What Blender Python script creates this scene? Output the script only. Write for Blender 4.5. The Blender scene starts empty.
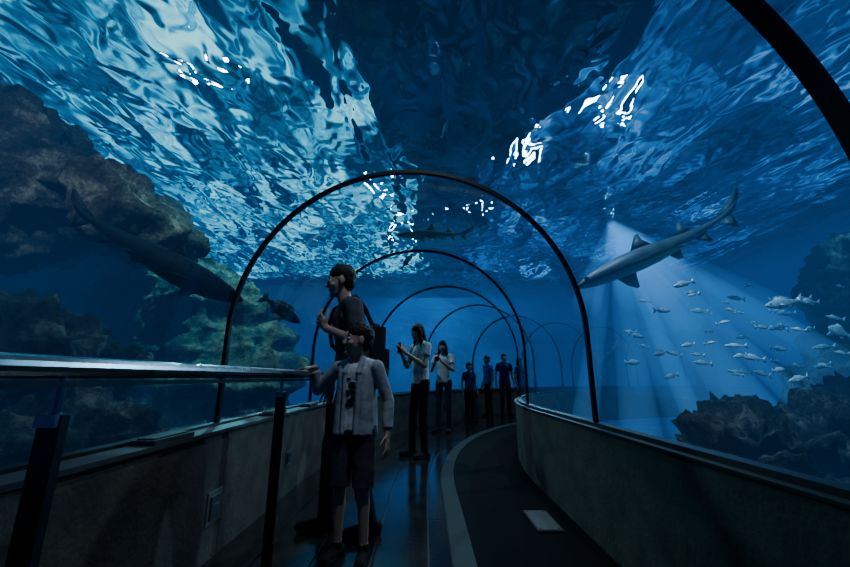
import bpy, bmesh, math, random
from mathutils import Vector, Matrix, noise
from mathutils.bvhtree import BVHTree
random.seed(7)
scene = bpy.context.scene
col = scene.collection
V = Vector

# ------------------------------------------------------------ materials
def newmat(name):
    m = bpy.data.materials.new(name); m.use_nodes = True
    nt = m.node_tree; nt.nodes.clear()
    out = nt.nodes.new('ShaderNodeOutputMaterial')
    return m, nt, out

def pmat(name, c1, c2=None, scale=8, rough=0.7, metal=0.0, bump=0.0, bscale=None, spec=0.5, detail=4):
    m, nt, out = newmat(name)
    b = nt.nodes.new('ShaderNodeBsdfPrincipled')
    b.inputs['Roughness'].default_value = rough
    b.inputs['Metallic'].default_value = metal
    b.inputs['Specular IOR Level'].default_value = spec
    nt.links.new(b.outputs[0], out.inputs[0])
    tc = nt.nodes.new('ShaderNodeTexCoord')
    n = nt.nodes.new('ShaderNodeTexNoise'); n.inputs['Scale'].default_value = scale; n.inputs['Detail'].default_value = detail
    nt.links.new(tc.outputs['Object'], n.inputs['Vector'])
    r = nt.nodes.new('ShaderNodeValToRGB')
    c2 = c2 or tuple(x*0.7 for x in c1)
    r.color_ramp.elements[0].position = 0.35; r.color_ramp.elements[1].position = 0.65
    r.color_ramp.elements[0].color = (*c2, 1); r.color_ramp.elements[1].color = (*c1, 1)
    nt.links.new(n.outputs['Fac'], r.inputs[0]); nt.links.new(r.outputs[0], b.inputs['Base Color'])
    if bump > 0:
        n2 = nt.nodes.new('ShaderNodeTexNoise'); n2.inputs['Scale'].default_value = bscale or scale*3; n2.inputs['Detail'].default_value = 6
        nt.links.new(tc.outputs['Object'], n2.inputs['Vector'])
        bp = nt.nodes.new('ShaderNodeBump'); bp.inputs['Strength'].default_value = 1; bp.inputs['Distance'].default_value = bump
        nt.links.new(n2.outputs['Fac'], bp.inputs['Height']); nt.links.new(bp.outputs[0], b.inputs['Normal'])
    return m

def emat(name, color, strength):
    m, nt, out = newmat(name)
    e = nt.nodes.new('ShaderNodeEmission'); e.inputs[0].default_value = (*color, 1); e.inputs[1].default_value = strength
    nt.links.new(e.outputs[0], out.inputs[0]); return m

# ------------------------------------------------------------ mesh builder
class MB:
    def __init__(s): s.v=[]; s.f=[]; s.m=[]
    def add(s, vs, fs, mi=0):
        o=len(s.v); s.v += [tuple(x) for x in vs]
        s.f += [tuple(i+o for i in f) for f in fs]; s.m += [mi]*len(fs)
    def box(s, c, h, mi=0, rot=None):
        c=V(c); R = rot or Matrix.Identity(3)
        vs=[c+R@V((x*h[0],y*h[1],z*h[2])) for x in(-1,1) for y in(-1,1) for z in(-1,1)]
        s.add(vs,[(0,1,3,2),(4,6,7,5),(0,4,5,1),(2,3,7,6),(0,2,6,4),(1,5,7,3)],mi)
    def tcap(s,p1,p2,r1,r2,mi=0,side=None,sx=1,sy=1,flat1=False,flat2=False,n=16):
        p1=V(p1);p2=V(p2);a=p2-p1;L=a.length;a=a.normalized() if L>1e-6 else V((0,0,1))
        sd=V(side) if side is not None else (V((1,0,0)) if abs(a.x)<.8 else V((0,1,0)))
        u=(sd-a*sd.dot(a)).normalized(); w=a.cross(u)
        rings=[]
        if flat1: rings.append((0,r1))
        else:
            for k in range(1,6):
                t=math.pi/2*k/5; rings.append((-r1*math.cos(t),r1*math.sin(t)))
        if flat2: rings.append((L,r2))
        else:
            for k in range(5,0,-1):
                t=math.pi/2*k/5; rings.append((L+r2*math.cos(t),r2*math.sin(t)))
        vs=[];fs=[]
        for o,r in rings:
            for i in range(n):
                t=2*math.pi*i/n
                vs.append(p1+a*o+u*(r*sx*math.cos(t))+w*(r*sy*math.sin(t)))
        m=len(rings)
        for j in range(m-1):
            for i in range(n):
                fs.append((j*n+i,j*n+(i+1)%n,(j+1)*n+(i+1)%n,(j+1)*n+i))
        fs.append(tuple(reversed(range(n)))); fs.append(tuple((m-1)*n+i for i in range(n)))
        s.add(vs,fs,mi)
    def ell(s,c,r,mi=0,axes=None,n=16,m=10):
        c=V(c);ax=axes or (V((1,0,0)),V((0,1,0)),V((0,0,1)))
        vs=[c-ax[2]*r[2]];fs=[]
        for j in range(1,m):
            ph=-math.pi/2+math.pi*j/m
            for i in range(n):
                t=2*math.pi*i/n
                vs.append(c+ax[0]*(r[0]*math.cos(ph)*math.cos(t))+ax[1]*(r[1]*math.cos(ph)*math.sin(t))+ax[2]*(r[2]*math.sin(ph)))
        vs.append(c+ax[2]*r[2]);top=len(vs)-1
        for i in range(n): fs.append((0,1+(i+1)%n,1+i))
        for j in range(m-2):
            for i in range(n):
                a=1+j*n+i;b=1+j*n+(i+1)%n;fs.append((a,b,b+n,a+n))
        o=1+(m-2)*n
        for i in range(n): fs.append((o+i,o+(i+1)%n,top))
        s.add(vs,fs,mi)
    def obj(s,name,mats,smooth=False,fix=True):
        me=bpy.data.meshes.new(name); me.from_pydata(s.v,[],s.f)
        for m in mats: me.materials.append(m)
        for i,p in enumerate(me.polygons): p.material_index=s.m[i]; p.use_smooth=smooth
        if fix:
            bm=bmesh.new();bm.from_mesh(me);bmesh.ops.recalc_face_normals(bm,faces=bm.faces);bm.to_mesh(me);bm.free()
        o=bpy.data.objects.new(name,me);col.objects.link(o);return o

def remeshed(mb,name,mats,voxel,smooth_it=3,post=None):
    src=mb.obj(name+'_src',mats)
    md=src.modifiers.new('r','REMESH');md.mode='VOXEL';md.voxel_size=voxel
    if smooth_it:
        sm=src.modifiers.new('s','SMOOTH');sm.factor=.5;sm.iterations=smooth_it
    dg=bpy.context.evaluated_depsgraph_get();dg.update()
    me=bpy.data.meshes.new_from_object(src.evaluated_get(dg))
    me.name=name
    bvh=BVHTree.FromPolygons([V(v) for v in mb.v],mb.f)
    me.materials.clear()
    for m in mats: me.materials.append(m)
    if len(mats)>1:
        for p in me.polygons:
            r=bvh.find_nearest(p.center)
            if r[2] is not None: p.material_index=mb.m[r[2]]
    else:
        for p in me.polygons: p.material_index=0
    me.polygons.foreach_set('use_smooth',[True]*len(me.polygons))
    if post: post(me)
    me.update()
    sm=src.data; bpy.data.objects.remove(src); bpy.data.meshes.remove(sm)
    o=bpy.data.objects.new(name,me);col.objects.link(o);return o

# ------------------------------------------------------------ tunnel path
X0=-.12;Y1=3.8;R=8.5;CX=X0+R
def fr(s):
    if s<=Y1: return V((X0,s,0)),V((1,0,0))
    t=(s-Y1)/R
    return V((CX-R*math.cos(t),Y1+R*math.sin(t),0)),V((math.cos(t),-math.sin(t),0))
S0=-2.5;S1=18.0
def srange(a,b,st=.2):
    n=max(2,int((b-a)/st)+1);return [a+(b-a)*i/(n-1) for i in range(n)]
def sweep(mb,prof,a,b,mi=0,closed=True,caps=True,st=.2):
    ss=srange(a,b,st);n=len(prof);vs=[];fs=[]
    for s in ss:
        c,r=fr(s)
        for u,z in prof: vs.append(c+r*u+V((0,0,z)))
    for j in range(len(ss)-1):
        for i in range(n if closed else n-1):
            k=(i+1)%n;fs.append((j*n+i,j*n+k,(j+1)*n+k,(j+1)*n+i))
    if closed and caps:
        fs.append(tuple(range(n)));fs.append(tuple(reversed([(len(ss)-1)*n+i for i in range(n)])))
    mb.add(vs,fs,mi)
GR=1.24;ZC=1.27;WH=.665
def archprof(r,zb,n=40):
    p=[(-r,zb)]
    for i in range(n+1):
        t=math.pi-math.pi*i/n;p.append((r*math.cos(t),ZC+r*math.sin(t)))
    p.append((r,zb));return p

# materials
m_wall=pmat('parapet_plaster',(.10,.085,.068),(.06,.053,.045),scale=6,rough=.8,bump=.004,bscale=40,spec=.2)
m_ledge=pmat('ledge_stone',(.06,.06,.06),(.04,.04,.04),scale=10,rough=.5)
m_black=pmat('black_rubber',(.006,.006,.007),rough=.5)
m_rib=pmat('black_steel',(.006,.006,.008),rough=.4,spec=.3)
m_board=pmat('wet_dark_board',(.018,.015,.014),(.008,.007,.007),scale=5,rough=.14,bump=.001,bscale=30,spec=.55)
m_strip=pmat('metal_kerb_strip',(.022,.020,.018),(.014,.013,.012),scale=12,rough=.55,spec=.15)
m_carpet=pmat('dark_carpet',(.008,.008,.009),(.004,.004,.005),scale=60,rough=1,bump=.002,bscale=200,spec=.05)
m_steel=pmat('brushed_steel',(.35,.36,.38),(.25,.26,.28),scale=20,rough=.25,metal=1)
m_dsteel=pmat('dark_steel',(.06,.06,.065),(.04,.04,.045),scale=20,rough=.35,metal=.8)
m_plate=pmat('grey_plate',(.13,.13,.125),(.09,.09,.09),rough=.5)
m_plated=pmat('dull_plate',(.05,.05,.05),(.035,.035,.035),rough=.5)
m_fplate=pmat('floor_plate',(.085,.085,.08),(.065,.065,.06),rough=.45)

# floor
mb=MB()
sweep(mb,[(-1.3,-.05),(1.3,-.05),(1.3,-.012),(-1.3,-.012)],S0,S1,3)
us=[-1.14,-.82,-.50,-.18,.14,.27]
for i in range(5):
    sweep(mb,[(us[i]+.006,-.012),(us[i+1]-.006,-.012),(us[i+1]-.006,0),(us[i]+.006,0)],S0,S1,0)
sweep(mb,[(.272,-.012),(.40,-.012),(.40,.004),(.272,.004)],S0,S1,1)
sweep(mb,[(.404,-.012),(1.2,-.012),(1.2,0),(.404,0)],S0,S1,2)
mb.obj('floor',[m_board,m_strip,m_carpet,m_black])
# walls
mb=MB()
sweep(mb,[(-1.08,-.05),(-1.085,WH),(-1.29,WH),(-1.29,-.05)],S0,S1,0)
sweep(mb,[(-1.07,WH),(-1.07,WH+.02),(-1.2,WH+.02),(-1.2,WH)],S0,S1,1)
sweep(mb,[(-1.20,WH),(-1.20,WH+.035),(-1.26,WH+.035),(-1.26,WH)],S0,S1,2)
mb.obj('wall_left',[m_wall,m_ledge,m_black])
mb=MB()
sweep(mb,[(1.17,-.05),(1.17,WH),(1.29,WH),(1.29,-.05)],S0,S1,0)
sweep(mb,[(1.16,WH),(1.16,WH+.012),(1.2,WH+.012),(1.2,WH)],S0,S1,2)
sweep(mb,[(1.20,WH),(1.20,WH+.035),(1.26,WH+.035),(1.26,WH)],S0,S1,2)
mb.obj('wall_right',[m_wall,m_ledge,m_black])
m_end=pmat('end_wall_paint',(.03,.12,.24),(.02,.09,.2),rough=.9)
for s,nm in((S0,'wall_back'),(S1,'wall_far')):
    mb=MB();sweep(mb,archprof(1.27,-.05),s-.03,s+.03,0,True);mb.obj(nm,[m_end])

# acrylic vault
m_ac,nt,out=newmat('acrylic')
tr=nt.nodes.new('ShaderNodeBsdfTransparent');tr.inputs[0].default_value=(.97,.98,1,1)
gl=nt.nodes.new('ShaderNodeBsdfGlossy');gl.inputs['Roughness'].default_value=.04
lw=nt.nodes.new('ShaderNodeFresnel');lw.inputs[0].default_value=1.25
mx=nt.nodes.new('ShaderNodeMixShader')
mu=nt.nodes.new('ShaderNodeMath');mu.operation='MULTIPLY';mu.inputs[1].default_value=.16
nt.links.new(lw.outputs[0],mu.inputs[0]);nt.links.new(mu.outputs[0],mx.inputs[0])
nt.links.new(tr.outputs[0],mx.inputs[1]);nt.links.new(gl.outputs[0],mx.inputs[2]);nt.links.new(mx.outputs[0],out.inputs[0])
mb=MB();sweep(mb,archprof(GR,WH+.0),S0+.03,S1-.03,0,closed=False)
mb.obj('acrylic_tunnel_vault',[m_ac],smooth=True,fix=False)

# ribs
def rib(s,w,d,rot=0,name='tunnel_rib'):
    c,r=fr(s);f=V((-r.y,r.x,0))
    if rot:
        M=Matrix.Rotation(rot,3,'Z');r=M@r;f=M@f
    mb=MB();po=archprof(GR-.003,WH,60);pi=archprof(GR-d,WH,60);vs=[];fs=[]
    n=len(po)
    for P,q in((po,-w/2),(po,w/2),(pi,w/2),(pi,-w/2)):
        for u,z in P: vs.append(c+r*u+f*q+V((0,0,z)))
    for k in range(4):
        k2=(k+1)%4
        for i in range(n-1): fs.append((k*n+i,k*n+i+1,k2*n+i+1,k2*n+i))
    fs.append((0,n,2*n,3*n));fs.append((n-1,2*n-1,3*n-1,4*n-1))
    mb.add(vs,fs,0)
    return mb.obj(name,[m_rib])
rib(.775,.045,.022,rot=.05)
for s in(2.6,4.45,6.4,8.3,10.2,12.1,14.0,15.9): rib(s,.034,.028)

# ------------------------------------------------------------ water body
AX=11;YA=-5;YB=17;ZB=-1;ZT=4.5
m_vol,nt,out=newmat('tank_water')
ab=nt.nodes.new('ShaderNodeVolumeAbsorption');ab.inputs[0].default_value=(.12,.70,.88,1);ab.inputs[1].default_value=.12
em=nt.nodes.new('ShaderNodeEmission');em.inputs[0].default_value=(.02,.32,1,1);em.inputs[1].default_value=.0125  # even blue emission imitates the haze of scattered light
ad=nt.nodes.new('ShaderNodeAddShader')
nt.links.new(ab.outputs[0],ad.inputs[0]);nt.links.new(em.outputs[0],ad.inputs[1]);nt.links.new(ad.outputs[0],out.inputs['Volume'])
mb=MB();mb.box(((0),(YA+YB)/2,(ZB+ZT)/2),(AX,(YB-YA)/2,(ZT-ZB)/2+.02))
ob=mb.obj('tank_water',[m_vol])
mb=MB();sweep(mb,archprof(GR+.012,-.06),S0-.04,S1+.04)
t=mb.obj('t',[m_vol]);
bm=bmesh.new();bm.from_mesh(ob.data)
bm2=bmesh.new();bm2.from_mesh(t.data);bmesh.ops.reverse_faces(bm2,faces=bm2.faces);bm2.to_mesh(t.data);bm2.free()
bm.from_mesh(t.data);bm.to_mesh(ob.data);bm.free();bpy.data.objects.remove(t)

# tank shell
m_tank=pmat('tank_paint',(.03,.14,.28),(.02,.09,.2),scale=.6,rough=.9)
m_sand=pmat('tank_sand',(.16,.2,.2),(.08,.12,.13),scale=2,rough=.95,bump=.03,bscale=5)
mb=MB();e=.1;yc=(YA+YB)/2;yh=(YB-YA)/2
mb.box((0,YB+e,3),(AX+.3,.1,4.2));mb.box((0,YA-e,3),(AX+.3,.1,4.2))
mb.box((-AX-e,yc,3),(.1,yh,4.2));mb.box((AX+e,yc,3),(.1,yh,4.2))
mb.box((0,yc,ZB-.08),(AX,yh,.1),1)
mb.obj('aquarium_tank',[m_tank,m_sand])
# hall ceiling
m_ceil=pmat('hall_ceiling_paint',(.01,.015,.03),rough=.9)
mb=MB();mb.box((0,yc,7.5),(AX+.3,yh+.3,.1));mb.obj('ceiling',[m_ceil])

# water surface
m_sf,nt,out=newmat('rippled_surface')
rf=nt.nodes.new('ShaderNodeBsdfRefraction');rf.inputs['IOR'].default_value=1.33;rf.inputs['Roughness'].default_value=0.02
rf.inputs[0].default_value=(.85,.95,1,1)
gl=nt.nodes.new('ShaderNodeBsdfGlossy');gl.inputs['Roughness'].default_value=.05
mx=nt.nodes.new('ShaderNodeMixShader');mx.inputs[0].default_value=.15
tc=nt.nodes.new('ShaderNodeTexCoord')
def nz(scale,det,dist,sc,rot=0):
    mp=nt.nodes.new('ShaderNodeMapping');mp.inputs['Scale'].default_value=sc;mp.inputs['Rotation'].default_value=(0,0,rot)
    nt.links.new(tc.outputs['Object'],mp.inputs[0])
    n=nt.nodes.new('ShaderNodeTexNoise');n.inputs['Scale'].default_value=scale;n.inputs['Detail'].default_value=det;n.inputs['Distortion'].default_value=dist
    nt.links.new(mp.outputs[0],n.inputs['Vector']);return n
n1=nz(1.0,.8,.5,(1.5,.55,1),.25);n2=nz(3.2,1.0,.6,(1.0,.8,1))
b1=nt.nodes.new('ShaderNodeBump');b1.inputs['Distance'].default_value=.5
b2=nt.nodes.new('ShaderNodeBump');b2.inputs['Distance'].default_value=.105
nt.links.new(n1.outputs['Fac'],b1.inputs['Height']);nt.links.new(n2.outputs['Fac'],b2.inputs['Height'])
nt.links.new(b1.outputs[0],b2.inputs['Normal'])
nt.links.new(b2.outputs[0],rf.inputs['Normal']);nt.links.new(b2.outputs[0],gl.inputs['Normal'])
nt.links.new(rf.outputs[0],mx.inputs[1]);nt.links.new(gl.outputs[0],mx.inputs[2]);nt.links.new(mx.outputs[0],out.inputs[0])
mb=MB();mb.add([(-AX,YA,ZT),(-AX,YB,ZT),(AX,YB,ZT),(AX,YA,ZT)],[(0,1,2,3)])  # faces down
o=mb.obj('water_surface',[m_sf],fix=False)

# added glow sheets over the water, patterned for its bright and dark areas
def glowmat(name,stops,scale,strength,sc=(1,1,1)):
    m,nt,out=newmat(name)
    e=nt.nodes.new('ShaderNodeEmission');e.inputs[1].default_value=strength
    tc=nt.nodes.new('ShaderNodeTexCoord');mp=nt.nodes.new('ShaderNodeMapping');mp.inputs['Scale'].default_value=sc
    n=nt.nodes.new('ShaderNodeTexNoise');n.inputs['Scale'].default_value=scale;n.inputs['Detail'].default_value=2.5
    r=nt.nodes.new('ShaderNodeValToRGB')
    r.color_ramp.elements[0].position=stops[0][0];r.color_ramp.elements[0].color=(*stops[0][1],1)
    r.color_ramp.elements[1].position=stops[-1][0];r.color_ramp.elements[1].color=(*stops[-1][1],1)
    for p,c in stops[1:-1]:
        q=r.color_ramp.elements.new(p);q.color=(*c,1)
    nt.links.new(tc.outputs['Object'],mp.inputs[0]);nt.links.new(mp.outputs[0],n.inputs['Vector'])
    nt.links.new(n.outputs['Fac'],r.inputs[0]);nt.links.new(r.outputs[0],e.inputs[0]);nt.links.new(e.outputs[0],out.inputs[0])
    return m
m_glow=glowmat('glow_sheet_cyan',[(.40,(.001,.016,.04)),(.50,(.006,.10,.20)),(.58,(.04,.46,.66)),(.68,(.40,1.0,1.0))],.9,1.7,(1.6,.8,1))
m_glow2=glowmat('glow_sheet_blue',[(.38,(.001,.007,.03)),(.54,(.006,.045,.16)),(.63,(.03,.2,.55)),(.74,(.45,.65,1.0))],.8,.95,(1.4,.8,1))
m_glow3=glowmat('glow_sheet_dim',[(.4,(.0005,.002,.006)),(.6,(.003,.015,.045)),(.75,(.02,.06,.13))],.8,.6)
m_lamp=emat('metal_halide_lamp',(.72,.74,1),40)
mb=MB()
def prism(pts,z,h,mi):
    n=len(pts);vs=[(x,y,z-h) for x,y in pts]+[(x,y,z+h) for x,y in pts]
    mb.add(vs,[tuple(range(n)),tuple(reversed(range(n,2*n)))]+[(i,(i+1)%n,n+(i+1)%n,n+i) for i in range(n)],mi)
prism([(-8.0,3.2),(-2.3,3.2),(-1.3,5.5),(-.5,8.5),(-.3,15.5),(-8.0,15.5)],6.95,.03,0)
prism([(3.6,3.0),(10,3.0),(10,16),(1.4,16),(1.6,8)],6.95,.03,1)
prism([(-.8,5.0),(2.4,5.0),(1.2,9),(1.2,16),(-.2,16),(-.4,8.4)],6.98,.02,2)
mb.obj('glow_sheets',[m_glow,m_glow2,m_glow3])
for x,y,lx,ly in((3.2,6.0,.07,.3),(2.1,7.3,.09,.26),(-1.2,8.6,.10,.3),(-3.4,5.1,.08,.08),(-.6,11,.1,.4),(1.4,9.6,.06,.2)):
    mb=MB();mb.box((x,y,6.84),(lx,ly,.03),0);mb.box((x,y,6.90),(lx+.04,ly+.04,.03),1);mb.tcap((x,y,6.9),(x,y,7.3),.03,.03,1)
    mb.obj('halide_lamp',[m_lamp,m_black])

# ------------------------------------------------------------ lights
def spot(name,loc,target,e,c,ang=110,rad=.06,blend=.8):
    l=bpy.data.lights.new(name,'SPOT');l.energy=e;l.color=c;l.spot_size=math.radians(ang);l.shadow_soft_size=rad;l.spot_blend=blend
    o=bpy.data.objects.new(name,l);o.location=loc;col.objects.link(o)
    o.rotation_euler=(V(target)-V(loc)).to_track_quat('-Z','Y').to_euler();return o
spot('tank_fill_spot',(-2.2,4.9,4.4),(-3.9,6.2,1.2),560,(.45,1,.95),90)  # spots added below the surface, standing in for light from above
spot('tank_fill_spot',(-3.6,8.5,4.4),(-4.0,6.2,1.2),600,(.35,.95,.95),120)
spot('tank_fill_spot',(-2.0,2.6,4.3),(-3.9,5.9,1.5),560,(.5,1,.92),38)
spot('tank_fill_spot',(-2.6,1.0,4.3),(-4.8,4.2,3.0),620,(.9,.9,.9),70)
spot('tank_fill_spot',(-1.8,1.6,4.3),(-3.4,3.0,.6),250,(.6,.9,.95),60)
spot('tank_fill_spot',(-1.0,6.6,4.42),(-.3,5.0,1),240,(.7,.85,1),120)
spot('tank_fill_spot',(1.5,5.2,4.42),(.4,3.5,.8),240,(.7,.85,1),120)
spot('tank_fill_spot',(2.3,4.2,4.42),(3.5,4.5,.8),260,(.5,.75,1),120)
spot('tank_fill_spot',(3.2,1.6,4.4),(3.9,3.6,.4),420,(.65,.85,1),60)
spot('tank_fill_spot',(4.7,9.0,4.3),(3.8,5.5,1.2),800,(.5,.8,1),100)
spot('tank_fill_spot',(.3,1.2,4.42),(-.35,2.7,.9),165,(.85,.9,1),60)  # added to brighten the man and boy
spot('tank_fill_spot',(3.0,11.0,4.42),(1.2,9.0,.9),500,(.4,.75,1),110)
spot('tank_fill_spot',(.0,13.0,4.42),(.5,17,1.0),2400,(.3,.75,1),140)  # added to brighten the dark far end of the tank
spot('tank_fill_spot',(8.0,6.0,4.42),(7.6,6.4,1.0),220,(.4,.75,1),120)

# light shafts as emissive cones imitating beams in the water
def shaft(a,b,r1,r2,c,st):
    m,nt,out=newmat('shaft_glow')
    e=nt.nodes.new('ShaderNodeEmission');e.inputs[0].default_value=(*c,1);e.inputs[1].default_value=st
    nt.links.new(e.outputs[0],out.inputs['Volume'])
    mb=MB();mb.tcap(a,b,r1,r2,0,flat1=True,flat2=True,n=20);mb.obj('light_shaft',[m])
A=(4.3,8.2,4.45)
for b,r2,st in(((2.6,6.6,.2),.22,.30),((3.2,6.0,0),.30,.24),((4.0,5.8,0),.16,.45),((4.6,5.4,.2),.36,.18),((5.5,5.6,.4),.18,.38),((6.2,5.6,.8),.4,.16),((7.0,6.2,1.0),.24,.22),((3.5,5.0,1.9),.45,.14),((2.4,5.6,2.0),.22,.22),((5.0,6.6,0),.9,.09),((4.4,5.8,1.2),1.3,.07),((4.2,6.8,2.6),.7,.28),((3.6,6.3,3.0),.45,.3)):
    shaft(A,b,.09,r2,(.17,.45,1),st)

# ------------------------------------------------------------ rocks
def rockmat(name,c1,c2,c3):
    m,nt,out=newmat(name)
    b=nt.nodes.new('ShaderNodeBsdfPrincipled');b.inputs['Roughness'].default_value=.95;b.inputs['Specular IOR Level'].default_value=.15
    tc=nt.nodes.new('ShaderNodeTexCoord')
    n=nt.nodes.new('ShaderNodeTexNoise');n.inputs['Scale'].default_value=3.2;n.inputs['Detail'].default_value=10;n.inputs['Roughness'].default_value=.75
    r=nt.nodes.new('ShaderNodeValToRGB');r.color_ramp.elements[0].position=.38;r.color_ramp.elements[1].position=.64
    r.color_ramp.elements[0].color=(*c1,1);r.color_ramp.elements[1].color=(*c3,1);q=r.color_ramp.elements.new(.52);q.color=(*c2,1)
    vo=nt.nodes.new('ShaderNodeTexVoronoi');vo.inputs['Scale'].default_value=7
    n2=nt.nodes.new('ShaderNodeTexNoise');n2.inputs['Scale'].default_value=9;n2.inputs['Detail'].default_value=8;n2.inputs['Roughness'].default_value=.75
    ma=nt.nodes.new('ShaderNodeMath');ma.operation='MULTIPLY_ADD';ma.inputs[1].default_value=.35
    bp=nt.nodes.new('ShaderNodeBump');bp.inputs['Distance'].default_value=.3
    for x in(n,vo,n2): nt.links.new(tc.outputs['Object'],x.inputs['Vector'])
    nt.links.new(n.outputs['Fac'],r.inputs[0]);nt.links.new(r.outputs[0],b.inputs['Base Color'])
    nt.links.new(vo.outputs['Distance'],ma.inputs[0]);nt.links.new(n2.outputs['Fac'],ma.inputs[2]);nt.links.new(ma.outputs[0],bp.inputs['Height'])
    nt.links.new(bp.outputs[0],b.inputs['Normal']);nt.links.new(b.outputs[0],out.inputs[0]);return m
m_rock=rockmat('reef_rock',(.012,.010,.008),(.08,.06,.045),(.34,.26,.19))
m_rock2=rockmat('reef_rock_algae',(.02,.028,.022),(.13,.15,.10),(.42,.44,.28))
def rock(name,blobs,mat,vox=.07,amp=.22,freq=1.1,seed=0,strata=0.0):
    mb=MB()
    for c,r,a in blobs:
        M=Matrix.Rotation(a,3,'Y')@Matrix.Rotation(a*.7,3,'Z')
        mb.ell(c,r,0,axes=(M@V((1,0,0)),M@V((0,1,0)),M@V((0,0,1))))
    def post(me):
        nn=[v.normal.copy() for v in me.vertices]
        for v,n in zip(me.vertices,nn):
            p=v.co*freq+V((seed,seed*2,0))
            d=noise.fractal(p,.8,2.1,6)*amp
            rd=abs(noise.noise(p*1.7))*amp*1.3+abs(noise.noise(p*4.3))*amp*.5
            cl_=noise.cell(v.co*2.2+V((seed,0,0)))*amp*.25
            v.co+=n*(d-rd+cl_+amp*.3)
            if strata: 
                q=noise.noise(V((v.co.x*.5,v.co.y*.5,v.co.z*4)))
                v.co+=V((n.x,n.y,0))*q*strata
    return remeshed(mb,name,[mat],vox,1,post)
rock('rock_overhang',[((-5.6,4.6,3.3),(1.9,1.6,.75),.15),((-4.4,4.5,3.1),(1.2,1.1,.55),.28),((-3.6,4.4,2.85),(.85,.9,.38),.30),((-3.3,4.4,2.85),(.45,.6,.25),.2),((-6.6,4.3,3.8),(2.2,1.8,.9),.1),((-5.4,4.3,2.75),(1.5,1.3,.55),-.12),((-6.4,4.3,2.5),(1.4,1.3,.5),-.15)],m_rock,seed=3,amp=.24,vox=.05)
rock('rock_ledge',[((-5.0,6.6,2.2),(1.6,1.3,1.1),0),((-3.9,6.5,1.85),(1.3,1.1,1.0),.1),((-3.4,6.2,.9),(1.35,1.1,.85),0),((-5.2,6.0,.6),(2.2,1.3,1.2),0),((-2.9,6.5,1.35),(.8,.8,.6),0),((-6.6,6.8,1.5),(1.8,1.5,1.8),0),((-3.6,6.0,-.3),(2.3,1.5,1.0),0)],m_rock2,seed=11,amp=.22,strata=.32,vox=.055)
rock('rock_mound',[((-3.6,3.2,.7),(1.0,.9,.85),0),((-2.9,3.2,.2),(.7,.9,.7),0),((-4.5,2.9,.5),(1.4,1.2,1.1),0),((-3.4,3.4,-.4),(1.5,1.2,.7),0)],m_rock,seed=5,amp=.22,freq=1.8,vox=.045)
rock('rock_reef',[((3.0,3.7,.22),(.6,.6,.48),0),((3.9,3.7,.12),(.9,.8,.6),0),((5.0,4.0,.2),(1.1,.9,.8),0),((2.7,3.5,-.1),(.6,.7,.45),0),((4.2,3.0,-.2),(1.6,1.0,.55),0),((3.5,3.8,-.7),(2.2,1.4,.6),0)],m_rock,seed=8,amp=.26,freq=2.6,vox=.035)
rock('rock_outcrop',[((8.0,6.6,1.8),(1.1,1.1,1.7),0),((7.4,6.3,.4),(1.5,1.3,1.2),0),((8.6,6.9,3.0),(1.0,1.0,.8),0),((7.6,6.4,-.4),(2,1.6,.8),0)],m_rock,seed=14,amp=.25)

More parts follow.
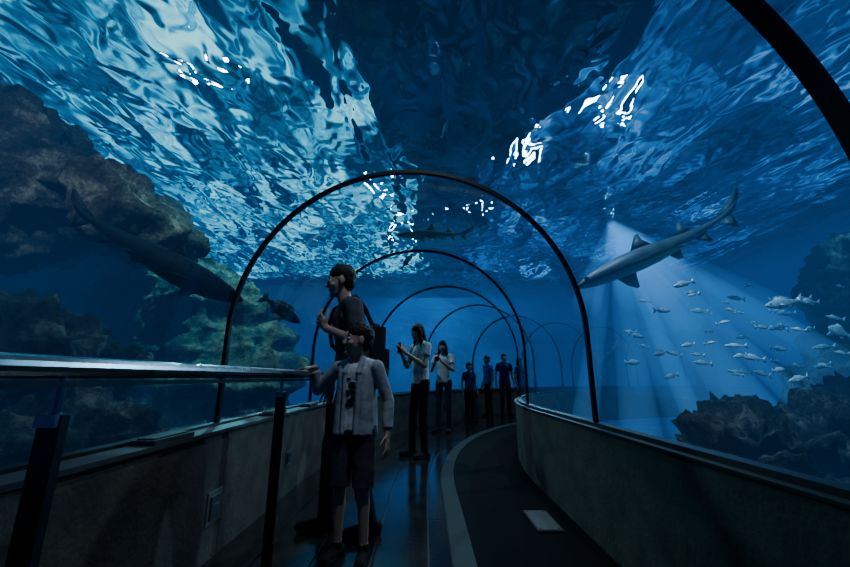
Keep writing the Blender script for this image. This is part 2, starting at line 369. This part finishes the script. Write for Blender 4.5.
# ------------------------------------------------------------ fish and sharks
m_shark=pmat('shark_skin',(.085,.095,.11),(.05,.058,.068),scale=6,rough=.5,bump=.002)
m_shark2=pmat('unlit_shark_skin',(.012,.013,.017),(.007,.008,.010),scale=6,rough=.7,bump=.002,spec=.1)  # skin colour darkened to imitate an unlit silhouette
m_belly=pmat('shark_belly',(.45,.48,.5),(.35,.38,.4),scale=6,rough=.5)
m_silver=pmat('silver_scales',(.85,.9,.95),(.6,.65,.7),scale=20,rough=.35,metal=.2)
m_dfish=pmat('dark_scales',(.02,.024,.03),(.014,.017,.02),scale=20,rough=.6,spec=.2)
m_eye=pmat('eye_black',(.005,.005,.005),rough=.2)
def loft(mb,head,tail,secs,roll=0,bend=0,bend2=0,fins=(),pairs=(),belly=True,n=18,eye=(.06,.012)):
    head=V(head);tail=V(tail);ax=(tail-head);L=ax.length;ax.normalize()
    up=V((0,0,1));up=(up-ax*up.dot(ax)).normalized();up=Matrix.Rotation(roll,3,ax)@up
    sd=ax.cross(up)
    def P(x,y,z): # normalised along body
        off=bend*math.sin(x*math.pi)+bend2*math.sin(x*2*math.pi)
        return head+ax*(x*L)+sd*((y+off)*L)+up*(z*L)
    vs=[];fs=[];ms=[]
    for x,h,w,zo in secs:
        for i in range(n):
            t=2*math.pi*i/n
            vs.append(P(x,w*math.cos(t),zo+h*math.sin(t)))
    m=len(secs)
    bl=[];tp=[]
    for j in range(m-1):
        for i in range(n):
            f=(j*n+i,j*n+(i+1)%n,(j+1)*n+(i+1)%n,(j+1)*n+i)
            t=2*math.pi*(i+.5)/n
            (bl if (belly and math.sin(t)<-.55) else tp).append(f)
    o=len(mb.v)
    mb.add(vs,tp+[tuple(range(n)),tuple((m-1)*n+i for i in range(n))],0)
    for f in bl: mb.f.append(tuple(k+o for k in f));mb.m.append(1)
    def fin(pts,mi=0,th=.004):
        k=len(pts);c=sum((V(p) for p in pts),V((0,0,0)))/k
        A_=[P(p[0],p[1],p[2]) for p in pts]
        e1=(A_[1]-A_[0]);e2=(A_[2]-A_[0]);nn=e1.cross(e2).normalized()*th*L
        ce=P(*c)
        vs=A_+[ce+nn,ce-nn];fs=[]
        for i in range(k): fs.append((i,(i+1)%k,k));fs.append(((i+1)%k,i,k+1))
        mb.add(vs,fs,mi)
    for f in fins: fin(f)
    for f in pairs:
        fin(f);fin([(p[0],-p[1],p[2]) for p in f])
    ex,er=eye
    for s_ in(-1,1):
        w=[q for q in secs if q[0]>=ex][0]
        mb.ell(P(ex,s_*w[2]*.92,w[3]+w[1]*.2),(er*L,er*L,er*L),2,n=8,m=6)
SH=[(0,.004,.006,.0),(.012,.014,.018,0),(.05,.030,.040,0),(.1,.046,.055,0),(.17,.060,.064,0),(.26,.070,.070,0),(.36,.074,.070,0),(.46,.068,.062,0),(.56,.055,.048,.003),(.66,.039,.034,.006),(.75,.026,.023,.010),(.82,.018,.016,.014),(.88,.013,.010,.022),(.94,.010,.006,.04),(1.0,.003,.002,.07)]
SF=[ [(.36,0,.06),(.44,0,.14),(.465,0,.145),(.46,0,.10),(.485,0,.055)],
     [(.62,0,.04),(.68,0,.105),(.70,0,.108),(.695,0,.07),(.715,0,.03)],
     [(.68,0,-.01),(.74,0,-.07),(.76,0,-.07),(.755,0,-.03),(.77,0,-.005)],
     [(.84,0,.03),(.93,0,.075),(1.02,0,.125),(1.035,0,.12),(1.0,0,.07),(.95,0,.03),(.90,0,.0)],
     [(.84,0,-.0),(.88,0,-.055),(.90,0,-.065),(.91,0,-.03),(.92,0,.015)]]
SP=[ [(.22,.05,-.02),(.30,.15,-.06),(.36,.20,-.08),(.375,.195,-.08),(.35,.10,-.05),(.345,.05,-.03)],
     [(.54,.035,-.03),(.60,.085,-.06),(.625,.08,-.06),(.61,.03,-.03)]]
def shark(name,h,t,mat=None,bm_=None,g=1.0,**k):
    mb=MB();loft(mb,h,t,[(x,a*g,b*g,z) for x,a,b,z in SH],fins=SF,pairs=SP,**k);return mb.obj(name,[mat or m_shark,bm_ or m_belly,m_eye],smooth=True)
shark('shark',(-1.66,3.40,1.66),(-3.10,2.98,2.38),m_shark2,m_dfish,g=1.1,bend=.03,bend2=.02,roll=.15)
shark('sand_tiger_shark',(2.0,4.9,2.13),(4.25,4.6,3.16),g=.8,bend=-.03,bend2=.02,roll=-.25)
shark('reef_shark',(-.35,4.5,2.72),(.62,4.7,2.80),m_shark2,m_dfish,g=.8,bend=.06,bend2=.03,roll=.3)
FH=[(0,.01,.008,0),(.04,.05,.03,0),(.12,.10,.05,0),(.25,.15,.065,0),(.4,.165,.065,0),(.55,.145,.055,0),(.7,.095,.035,0),(.8,.055,.02,0),(.87,.04,.012,0),(.9,.035,.006,0)]
FF=[[(.25,0,.14),(.32,0,.22),(.55,0,.2),(.7,0,.15),(.72,0,.08)],[(.55,0,-.13),(.6,0,-.2),(.7,0,-.16),(.74,0,-.08)],
    [(.87,0,.03),(.95,0,.12),(1.04,0,.17),(.99,0,.0),(1.04,0,-.17),(.95,0,-.12),(.87,0,-.03)]]
FP=[[(.28,.055,-.02),(.36,.12,-.07),(.42,.12,-.05),(.36,.055,.0)]]
def scaled(h): return [(x,a*h,b*h,z) for x,a,b,z in FH],[[(p[0],p[1],p[2]*(h if abs(p[0])<.86 else 1)) for p in f] for f in FF]
def fish(mb,h,t,slim=1.0,**k):
    s,f=scaled(slim);loft(mb,h,t,s,fins=f,pairs=FP,belly=True,n=12,eye=(.12,.018),**k)
def fobj(name,h,t,mat,slim=1.0,bl=None,**k):
    mb=MB();fish(mb,h,t,slim,**k);return mb.obj(name,[mat,bl or m_belly,m_eye],smooth=True)
fobj('grouper',(-1.60,4.85,1.66),(-2.14,4.9,2.02),m_dfish,.85,bl=m_dfish,bend=.02)
fobj('sea_bass',(-.18,5.5,2.82),(-.36,5.5,2.56),m_dfish,.7,bl=m_dfish)
fobj('snapper',(4.0,4.4,1.80),(4.5,4.45,1.88),m_silver,.7)
fobj('butterfly_fish',(4.78,4.5,1.56),(5.02,4.5,1.45),m_silver,1.6)
fobj('sea_bream',(.30,4.3,4.25),(.22,4.4,4.05),m_silver,.9)
fobj('jackfish',(1.95,3.1,4.4),(1.62,3.2,4.2),m_dfish,.8)
mb=MB()
for i in range(60):
    c=V((random.uniform(2.8,5.4),random.uniform(4.2,6.0),random.uniform(.95,2.2)))
    L=random.uniform(.12,.27);a=random.uniform(-.5,.5)+(math.pi if random.random()<.3 else 0);d=V((math.cos(a),math.sin(a)*.6,random.uniform(-.25,.25))).normalized()*L
    fish(mb,c-d*.5,c+d*.5,random.uniform(.6,.95),bend=random.uniform(-.03,.03))
mb.obj('fish_school',[m_silver,m_belly,m_eye],smooth=True)

# ------------------------------------------------------------ handrail
mb=MB();RU=-.60
def tube(mb,u,z,a,b,r,mi,st=.15):
    prof=[(u+r*math.cos(2*math.pi*i/14),z+r*math.sin(2*math.pi*i/14)) for i in range(14)]
    sweep(mb,prof,a,b,mi,st=st)
tube(mb,RU,1.0,-1.5,3.05,.022,0)
sweep(mb,[(RU-.012,.962),(RU+.012,.962),(RU+.012,.974),(RU-.012,.974)],-1.5,3.0,1)
for s in(-.45,.78,1.98,3.0):
    c,r=fr(s);p=c+r*RU
    mb.tcap(p+V((0,0,.90)),p+V((0,0,.985)),.009,.009,0)
    mb.box(p+V((0,0,.455)),(.022,.009,.455),1)
    mb.box(p+V((0,0,.90)),(.02,.02,.012),0)
    mb.box(p+V((0,0,.006)),(.05,.05,.006),1)
tube(mb,RU-.05,.78,-1.5,.72,.016,0)
mb.obj('handrail',[m_steel,m_dsteel])
# ledge plates
for s in(1.95,3.3,4.2):
    c,r=fr(s);p=c+r*-1.13
    mb=MB();mb.box(p+V((0,0,WH+.032)),(.055,.15,.011));mb.box(p+V((0,0,WH+.046)),(.04,.13,.004));mb.obj('ledge_light_box',[m_plated])
mb=MB();mb.box((-1.203,2.4,.27),(.008,.075,.085),0);mb.box((-1.192,2.4,.27),(.006,.05,.06),1);mb.box((-1.188,2.4,.285),(.004,.03,.006),0);mb.obj('wall_vent_plate',[m_plate,m_ledge])
mb=MB();mb.box((-1.203,3.6,.3),(.008,.06,.06),0);mb.box((-1.192,3.6,.3),(.006,.04,.04),1);mb.obj('wall_vent_plate',[m_plate,m_ledge])
mb=MB();mb.box((.82,2.98,.006),(.09,.20,.006),1);mb.box((.82,2.98,.012),(.078,.185,.004),0)
for q in(-.165,.165):
    for u in(-.06,.06): mb.tcap((.82+u,2.98+q,.014),(.82+u,2.98+q,.019),.006,.006,1,flat2=True,n=8)
mb.obj('floor_light_panel',[m_fplate,m_dsteel])

# ------------------------------------------------------------ people
m_skin=pmat('skin',(.42,.26,.19),(.38,.23,.165),scale=12,rough=.55)
m_lip=pmat('lips',(.30,.12,.10),rough=.5)
m_hairD=pmat('dark_hair',(.022,.015,.011),(.006,.004,.003),scale=45,rough=.6,bump=.008,bscale=70,spec=.25)
m_white=pmat('eye_white',(.7,.7,.7),rough=.3)
cl={}
def cloth(name,c,**k):
    if name not in cl: cl[name]=pmat(name,c,scale=14,rough=1.0,bump=.018,bscale=10,spec=.1,**k)
    return cl[name]
SK,LIP,HAIR,EW,EB,TOP,BOT,SHOE,JKT,PRT,GEAR=range(11)
def person(name,loc,yaw,H,mats,pose,voxel=.006,hyaw=None,hpitch=0,headk=1.0,longhair=False,shorts=False,sleeve=.5,jacket=False,slim=1.0,extra=None,lean=0.0):
    k=H/1.75;F=V((math.cos(yaw),math.sin(yaw),0));Lf=V((-math.sin(yaw),math.cos(yaw),0));U=V((0,0,1));loc=V(loc)
    mb=MB()
    def W(f,l,z):
        f+=lean*max(0,z-.95)
        return loc+F*(f*k)+Lf*(l*k)+U*(z*k)
    w=slim
    # legs
    for sgn,key in((1,'L'),(-1,'R')):
        hip=W(0,.09*sgn,.93);kn=W(*pose['knee'+key]);an=W(*pose['ank'+key])
        if shorts:
            mid=hip+(kn-hip)*.98
            mb.tcap(hip,mid,.098*k,.088*k,BOT,flat2=True)
            mb.tcap(hip,kn,.075*k,.055*k,SK);mb.tcap(kn,an,.052*k,.034*k,SK)
            mb.ell(kn+(an-kn)*.3-F*.012*k,(.048*k,.046*k,.11*k),SK)
            mb.tcap(an+U*.03*k,an,.040*k,.044*k,SHOE,flat1=True)
        else:
            mb.tcap(hip,kn,.088*k*w,.064*k*w,BOT);mb.tcap(kn,an-U*.02*k,.062*k*w,.052*k*w,BOT,flat2=True)
            mb.ell(kn+(an-kn)*.3-F*.012*k,(.056*k,.054*k,.12*k),BOT)
        fd=pose.get('toe'+key,0)
        fdir=(F*math.cos(fd)+Lf*math.sin(fd))
        z0=.042*k
        base=V((an.x,an.y,loc.z+z0))
        mb.tcap(base-fdir*.045*k,base+fdir*.13*k,.044*k,.034*k,SHOE,side=Lf,sx=1.0,sy=.95)
        mb.ell(base+fdir*.14*k-U*.006*k,(.05*k,.04*k,.034*k),SHOE,axes=(fdir,U.cross(fdir),U))
        mb.tcap(base,an,.044*k,.04*k,SHOE)
        mb.box(base+fdir*.05*k-U*.034*k,(.115*k,.04*k,.008*k),SHOE,rot=Matrix((fdir,U.cross(fdir),U)).transposed())
    # trunk
    mb.ell(W(-.01,0,.95),(.115*k*w,.165*k*w,.11*k),BOT,axes=(F,Lf,U))
    mb.tcap(W(0,0,.93),W(0,0,1.18),.128*k*w,.118*k*w,TOP,side=Lf,sx=1.25,sy=.92,flat1=True)
    mb.tcap(W(0,0,1.12),W(.0,0,1.34),.122*k*w,.135*k*w,TOP,side=Lf,sx=1.22,sy=.86)
    SL=pose.get('shL',(0,.175,1.425));SR=pose.get('shR',(0,-.175,1.425))
    mb.tcap(W(*SL),W(*SR),.058*k,.058*k,TOP)
    for S in(SL,SR): mb.tcap(W(-.005,0,1.475),W(*S),.05*k,.055*k,TOP)
    mb.tcap(W(0,0,1.42),W(.02,0,1.56),.052*k,.05*k,SK)
    if jacket:
        for sg in(1,-1):
            mb.tcap(W(-.01,.10*sg,.90),W(-.01,.095*sg,1.36),.098*k,.078*k,JKT,side=Lf,sx=.85,sy=1.42,flat1=True)
            mb.tcap(W(.125,.055*sg,.90),W(.105,.06*sg,1.38),.017*k,.017*k,JKT,flat1=True)
            mb.tcap(W(.105,.06*sg,1.38),W(.02,.06*sg,1.50),.022*k,.026*k,JKT)
        mb.tcap(W(-.05,0,.90),W(-.05,0,1.36),.122*k,.115*k,JKT,side=Lf,sx=1.3,sy=.72,flat1=True)
        mb.tcap(W(-.065,-.06,1.45),W(-.065,.06,1.45),.05*k,.05*k,JKT)
        for a,b,c,d in((.01,1.28,.035,.03),(-.03,1.22,.02,.025),(.025,1.19,.02,.03),(-.01,1.13,.04,.015),(.01,1.235,.02,.02),(-.02,1.33,.025,.010),(.0,1.16,.03,.02)):
            mb.ell(W(.1125,a,b),(.007*k,c*k,d*k),PRT,axes=(F,Lf,U))
    # arms
    SM=JKT if jacket else TOP
    for sgn,key,S in((1,'L',SL),(-1,'R',SR)):
        s=W(*S);e=W(*pose['elb'+key]);wr=W(*pose['wri'+key])
        mb.tcap(s,e,.047*k,.037*k,SK);mb.tcap(e,wr,.037*k,.024*k,SK)
        mb.ell(e+(wr-e)*.3,(.039*k,.039*k,.05*k),SK)
        if sleeve<=1:
            m=s+(e-s)*sleeve;mb.tcap(s,m,.062*k,.06*k,SM,flat2=True)
        else:
            mb.tcap(s,e,.062*k,.050*k,SM);m=e+(wr-e)*(sleeve-1);mb.tcap(e,m,.050*k,.042*k,SM,flat2=True)
        hd=pose.get('hand'+key);ax=(wr-e).normalized()
        if hd: d=(F*hd[0]+Lf*hd[1]+U*hd[2]).normalized()
        else: d=ax
        pn=pose.get('palm'+key,(0,-sgn,0));pn=F*pn[0]+Lf*pn[1]+U*pn[2];pn=(pn-d*pn.dot(d)).normalized()
        sdv=d.cross(pn).normalized()
        th=pose.get('thumb'+key,(1,0,.3));th=F*th[0]+Lf*th[1]+U*th[2];ts=1 if sdv.dot(th)>0 else -1
        hk=k
        mb.tcap(wr-d*.01*hk,wr+d*.025*hk,.023*hk,.026*hk,SK,side=sdv,sx=1.15,sy=.8)
        mb.ell(wr+d*.052*hk,(.048*hk,.041*hk,.015*hk),SK,axes=(d,sdv,pn))
        curl=pose.get('curl'+key,.35)
        for i,ln in zip((-1.5,-.5,.5,1.5),(.028,.033,.036,.032)):
            ii=i*ts
            b=wr+d*.085*hk+sdv*(ii*.021*hk);dd=(d+sdv*ii*.13).normalized();rr=.0092*hk
            p=b-dd*.02*hk
            for q in range(3):
                L_=(ln if q else ln+.02)*hk*(1-.12*q)
                p2=p+dd*L_;mb.tcap(p,p2,rr,rr*.92,SK,n=10);p=p2;rr*=.92
                dd=(dd*math.cos(curl)+pn*math.sin(curl)).normalized()
        b=wr+d*.025*hk+sdv*ts*.03*hk;dd=(d*.65+sdv*ts*.75+pn*.25).normalized();rr=.012*hk
        for q in range(3):
            p2=b+dd*.032*hk;mb.tcap(b,p2,rr,rr*.88,SK,n=10);b=p2;rr*=.88;dd=(dd+d*.35+pn*.15).normalized()
    # head
    hy=yaw if hyaw is None else hyaw
    hf=V((math.cos(hy)*math.cos(hpitch),math.sin(hy)*math.cos(hpitch),math.sin(hpitch)));hl=V((-math.sin(hy),math.cos(hy),0));hu=hf.cross(hl)
    h=k*headk;hc=W(.03,0,1.525)+hu*.105*h;A3=(hf,hl,hu)
    def Hh(x,y,z): return hc+hf*(x*h)+hl*(y*h)+hu*(z*h)
    def he(c,r,mi,**kk): mb.ell(Hh(*c),tuple(q*h for q in r),mi,axes=A3,**kk)
    he((-.014,0,.018),(.090,.070,.082),SK);he((.015,0,-.02),(.073,.063,.092),SK);he((.025,0,-.078),(.052,.046,.038),SK)
    mb.tcap(Hh(.078,0,.008),Hh(.102,0,-.028),.008*h,.013*h,SK,n=10);he((.096,0,-.034),(.012,.017,.008),SK)
    mb.tcap(Hh(.072,-.032,.022),Hh(.072,.032,.022),.010*h,.010*h,SK,n=10)
    he((.078,0,-.062),(.012,.024,.009),LIP);he((.070,0,-.095),(.018,.022,.018),SK)
    mb.tcap(Hh(.064,-.05,-.03),Hh(.064,-.03,-.03),.016*h,.018*h,SK,n=10);mb.tcap(Hh(.064,.05,-.03),Hh(.064,.03,-.03),.016*h,.018*h,SK,n=10)
    for s_ in(-1,1):
        he((.076,.031*s_,.002),(.011,.014,.009),EW,n=10,m=8);he((.084,.031*s_,.002),(.006,.006,.006),EB,n=8,m=6)
        mb.tcap(Hh(.084,.018*s_,.026),Hh(.077,.046*s_,.026),.005*h,.004*h,HAIR,n=8)
        he((-.005,.073*s_,-.008),(.019,.012,.032),SK)
    he((-.018,0,.054),(.098,.080,.070),HAIR);he((-.035,0,.035),(.082,.079,.082),HAIR);he((-.048,0,.0),(.060,.074,.082),HAIR)
    rr_=random.Random(3)
    for q in range(46):
        t=rr_.uniform(0,6.283);ph=rr_.uniform(.35,1.5)
        a=(-.02+.088*math.cos(ph)*math.cos(t),.072*math.cos(ph)*math.sin(t),.05+.070*math.sin(ph))
        b=(a[0]+rr_.uniform(-.006,.022),a[1]+rr_.uniform(-.014,.014),a[2]+rr_.uniform(-.012,.012))
        mb.tcap(Hh(*a),Hh(*b),.012*h,.007*h,HAIR,n=8)
    if longhair:
        mb.tcap(Hh(-.055,0,.0),W(-.10,0,1.28),.075*h,.06*k,HAIR,side=hl,sx=1.1,sy=.6)
        for s_ in(-1,1): mb.tcap(Hh(-.0,.072*s_,.02),W(.02,.105*s_,1.30),.026*h,.03*k,HAIR)
    if extra: extra(mb,W,k,F,Lf,U)
    return remeshed(mb,name,mats,voxel,2)

def mats(top,bot,shoe,jkt=None,prt=None,gear=None):
    return [m_skin,m_lip,m_hairD,m_white,m_eye,top,bot,shoe,jkt or m_black,prt or m_black,gear or m_black]
rad=math.radians
stand=dict(kneeL=(.02,.10,.50),ankL=(0,.11,.085),kneeR=(.02,-.10,.50),ankR=(0,-.11,.085),toeL=.2,toeR=-.2,
    elbL=(-.03,.25,1.15),wriL=(.04,.28,.90),elbR=(-.03,-.25,1.15),wriR=(.04,-.28,.90))
c_grey=cloth('dark_grey_tee',(.08,.085,.10));c_blackc=cloth('black_cloth',(.012,.012,.014));c_jean=cloth('dark_denim',(.02,.028,.045));c_bag=cloth('charcoal_nylon',(.03,.032,.036))
c_white=cloth('white_tee',(.62,.62,.62));c_jkt=cloth('pale_grey_jacket',(.38,.39,.41));c_short=cloth('grey_shorts',(.07,.07,.08))
c_shoe=cloth('dark_shoes',(.02,.02,.022));c_print=cloth('shirt_print',(.03,.03,.05));c_blue=cloth('blue_tee',(.03,.10,.35));c_blue2=cloth('navy_tee',(.02,.04,.12))

def man_gear(mb,W,k,F,Lf,U):
    # low-slung backpack with straps
    Rm=Matrix((F,Lf,U)).transposed()
    mb.box(W(-.155,0,1.13),(.05*k,.125*k,.17*k),GEAR,rot=Rm)
    mb.tcap(W(-.165,-.07,1.28),W(-.165,.07,1.28),.05*k,.05*k,GEAR)
    mb.tcap(W(-.165,-.08,.98),W(-.165,.08,.98),.055*k,.055*k,GEAR)
    mb.box(W(-.215,0,1.07),(.022*k,.09*k,.08*k),GEAR,rot=Rm)
    for s in(1,-1):
        pts=[(-.14,.09*s,1.32),(-.10,.10*s,1.43),(-.04,.11*s,1.505),(.07,.11*s,1.44),(.118,.11*s,1.33),(.11,.13*s,1.18),(.0,.165*s,1.08),(-.12,.12*s,1.02)]
        for a,b in zip(pts[:-1],pts[1:]): mb.tcap(W(*a),W(*b),.016*k,.016*k,GEAR,n=8)
manpose=dict(kneeL=(.0,.10,.50),ankL=(-.10,.11,.085),kneeR=(.12,-.09,.52),ankR=(.13,-.10,.085),toeL=.15,toeR=-.1,
    elbL=(.02,.27,1.17),wriL=(.19,.12,1.27),handL=(.3,-.6,.6),palmL=(-1,-.3,0),thumbL=(0,.3,1),curlL=.5,
    elbR=(.0,-.26,1.17),wriR=(.10,-.26,.93))
person('man',(-.50,2.80,0),rad(205),1.80,mats(c_grey,c_jean,c_shoe,gear=c_bag),manpose,voxel=.0055,hyaw=rad(192),hpitch=-.12,sleeve=.62,extra=man_gear,lean=.16)
boypose=dict(stand);boypose.update(elbR=(-.02,-.37,1.24),wriR=(.05,-.37,1.425),handR=(.3,-.9,-.1),palmR=(0,0,-1),curlR=.55,
    elbL=(-.04,.27,1.15),wriL=(.02,.29,.91),palmL=(0,-1,0),shR=(0,-.175,1.42))
person('boy',(-.42,2.42,0),rad(-104),1.28,mats(c_white,c_short,c_shoe,c_jkt,c_print),boypose,voxel=.0045,hyaw=rad(204),hpitch=.08,headk=1.2,shorts=True,sleeve=1.85,jacket=True)
def phone(mb,W,k,F,Lf,U):
    mb.box(W(.34,.0,1.40),(.006,.038,.075),GEAR,rot=Matrix((F,Lf,U)).transposed())
phpose=dict(stand);phpose.update(elbL=(.08,.23,1.16),wriL=(.27,.06,1.33),handL=(.45,-.3,.8),palmL=(.3,-1,0),thumbL=(0,-.2,1),elbR=(.08,-.23,1.16),wriR=(.27,-.06,1.33),handR=(.45,.3,.8),palmR=(.3,1,0),curlL=.6,curlR=.6,kneeR=(.06,-.10,.5),ankR=(.06,-.11,.085))
person('woman_with_phone',(-.06,5.25,0),rad(212),1.70,mats(c_white,c_blackc,c_shoe,gear=c_blackc),phpose,voxel=.008,hpitch=-.2,longhair=True,sleeve=.5,slim=.93,extra=phone)
person('woman_in_white_tee',(.36,7.5,0),rad(-115),1.68,mats(c_white,c_jean,c_shoe,gear=c_blackc),phpose,voxel=.009,hpitch=-.15,longhair=True,sleeve=.5,slim=.93,extra=phone)
person('child',(1.02,9.1,0),rad(-60),1.30,mats(c_blue2,c_blackc,c_shoe),stand,voxel=.010,headk=1.15,sleeve=.6)
person('visitor',(1.66,10.3,0),rad(200),1.55,mats(c_blue,c_blackc,c_shoe),stand,voxel=.012,sleeve=.6)
person('visitor',(2.15,10.6,0),rad(-80),1.62,mats(c_blue2,c_jean,c_shoe),stand,voxel=.012,sleeve=.6)
person('visitor',(2.5,10.3,0),rad(-40),1.50,mats(c_blue2,c_blackc,c_shoe),stand,voxel=.012,sleeve=.6,longhair=True)

# ------------------------------------------------------------ world, camera
w=bpy.data.worlds.new('w');scene.world=w;w.use_nodes=True
w.node_tree.nodes['Background'].inputs[0].default_value=(.01,.04,.1,1);w.node_tree.nodes['Background'].inputs[1].default_value=.2
cd=bpy.data.cameras.new('camera');cam=bpy.data.objects.new('camera',cd);col.objects.link(cam)
cd.sensor_width=36;cd.lens=16.1;cd.clip_start=.02
cam.location=(0,0,.98);cam.rotation_euler=(math.radians(90+13.9),0,0)
scene.camera=cam
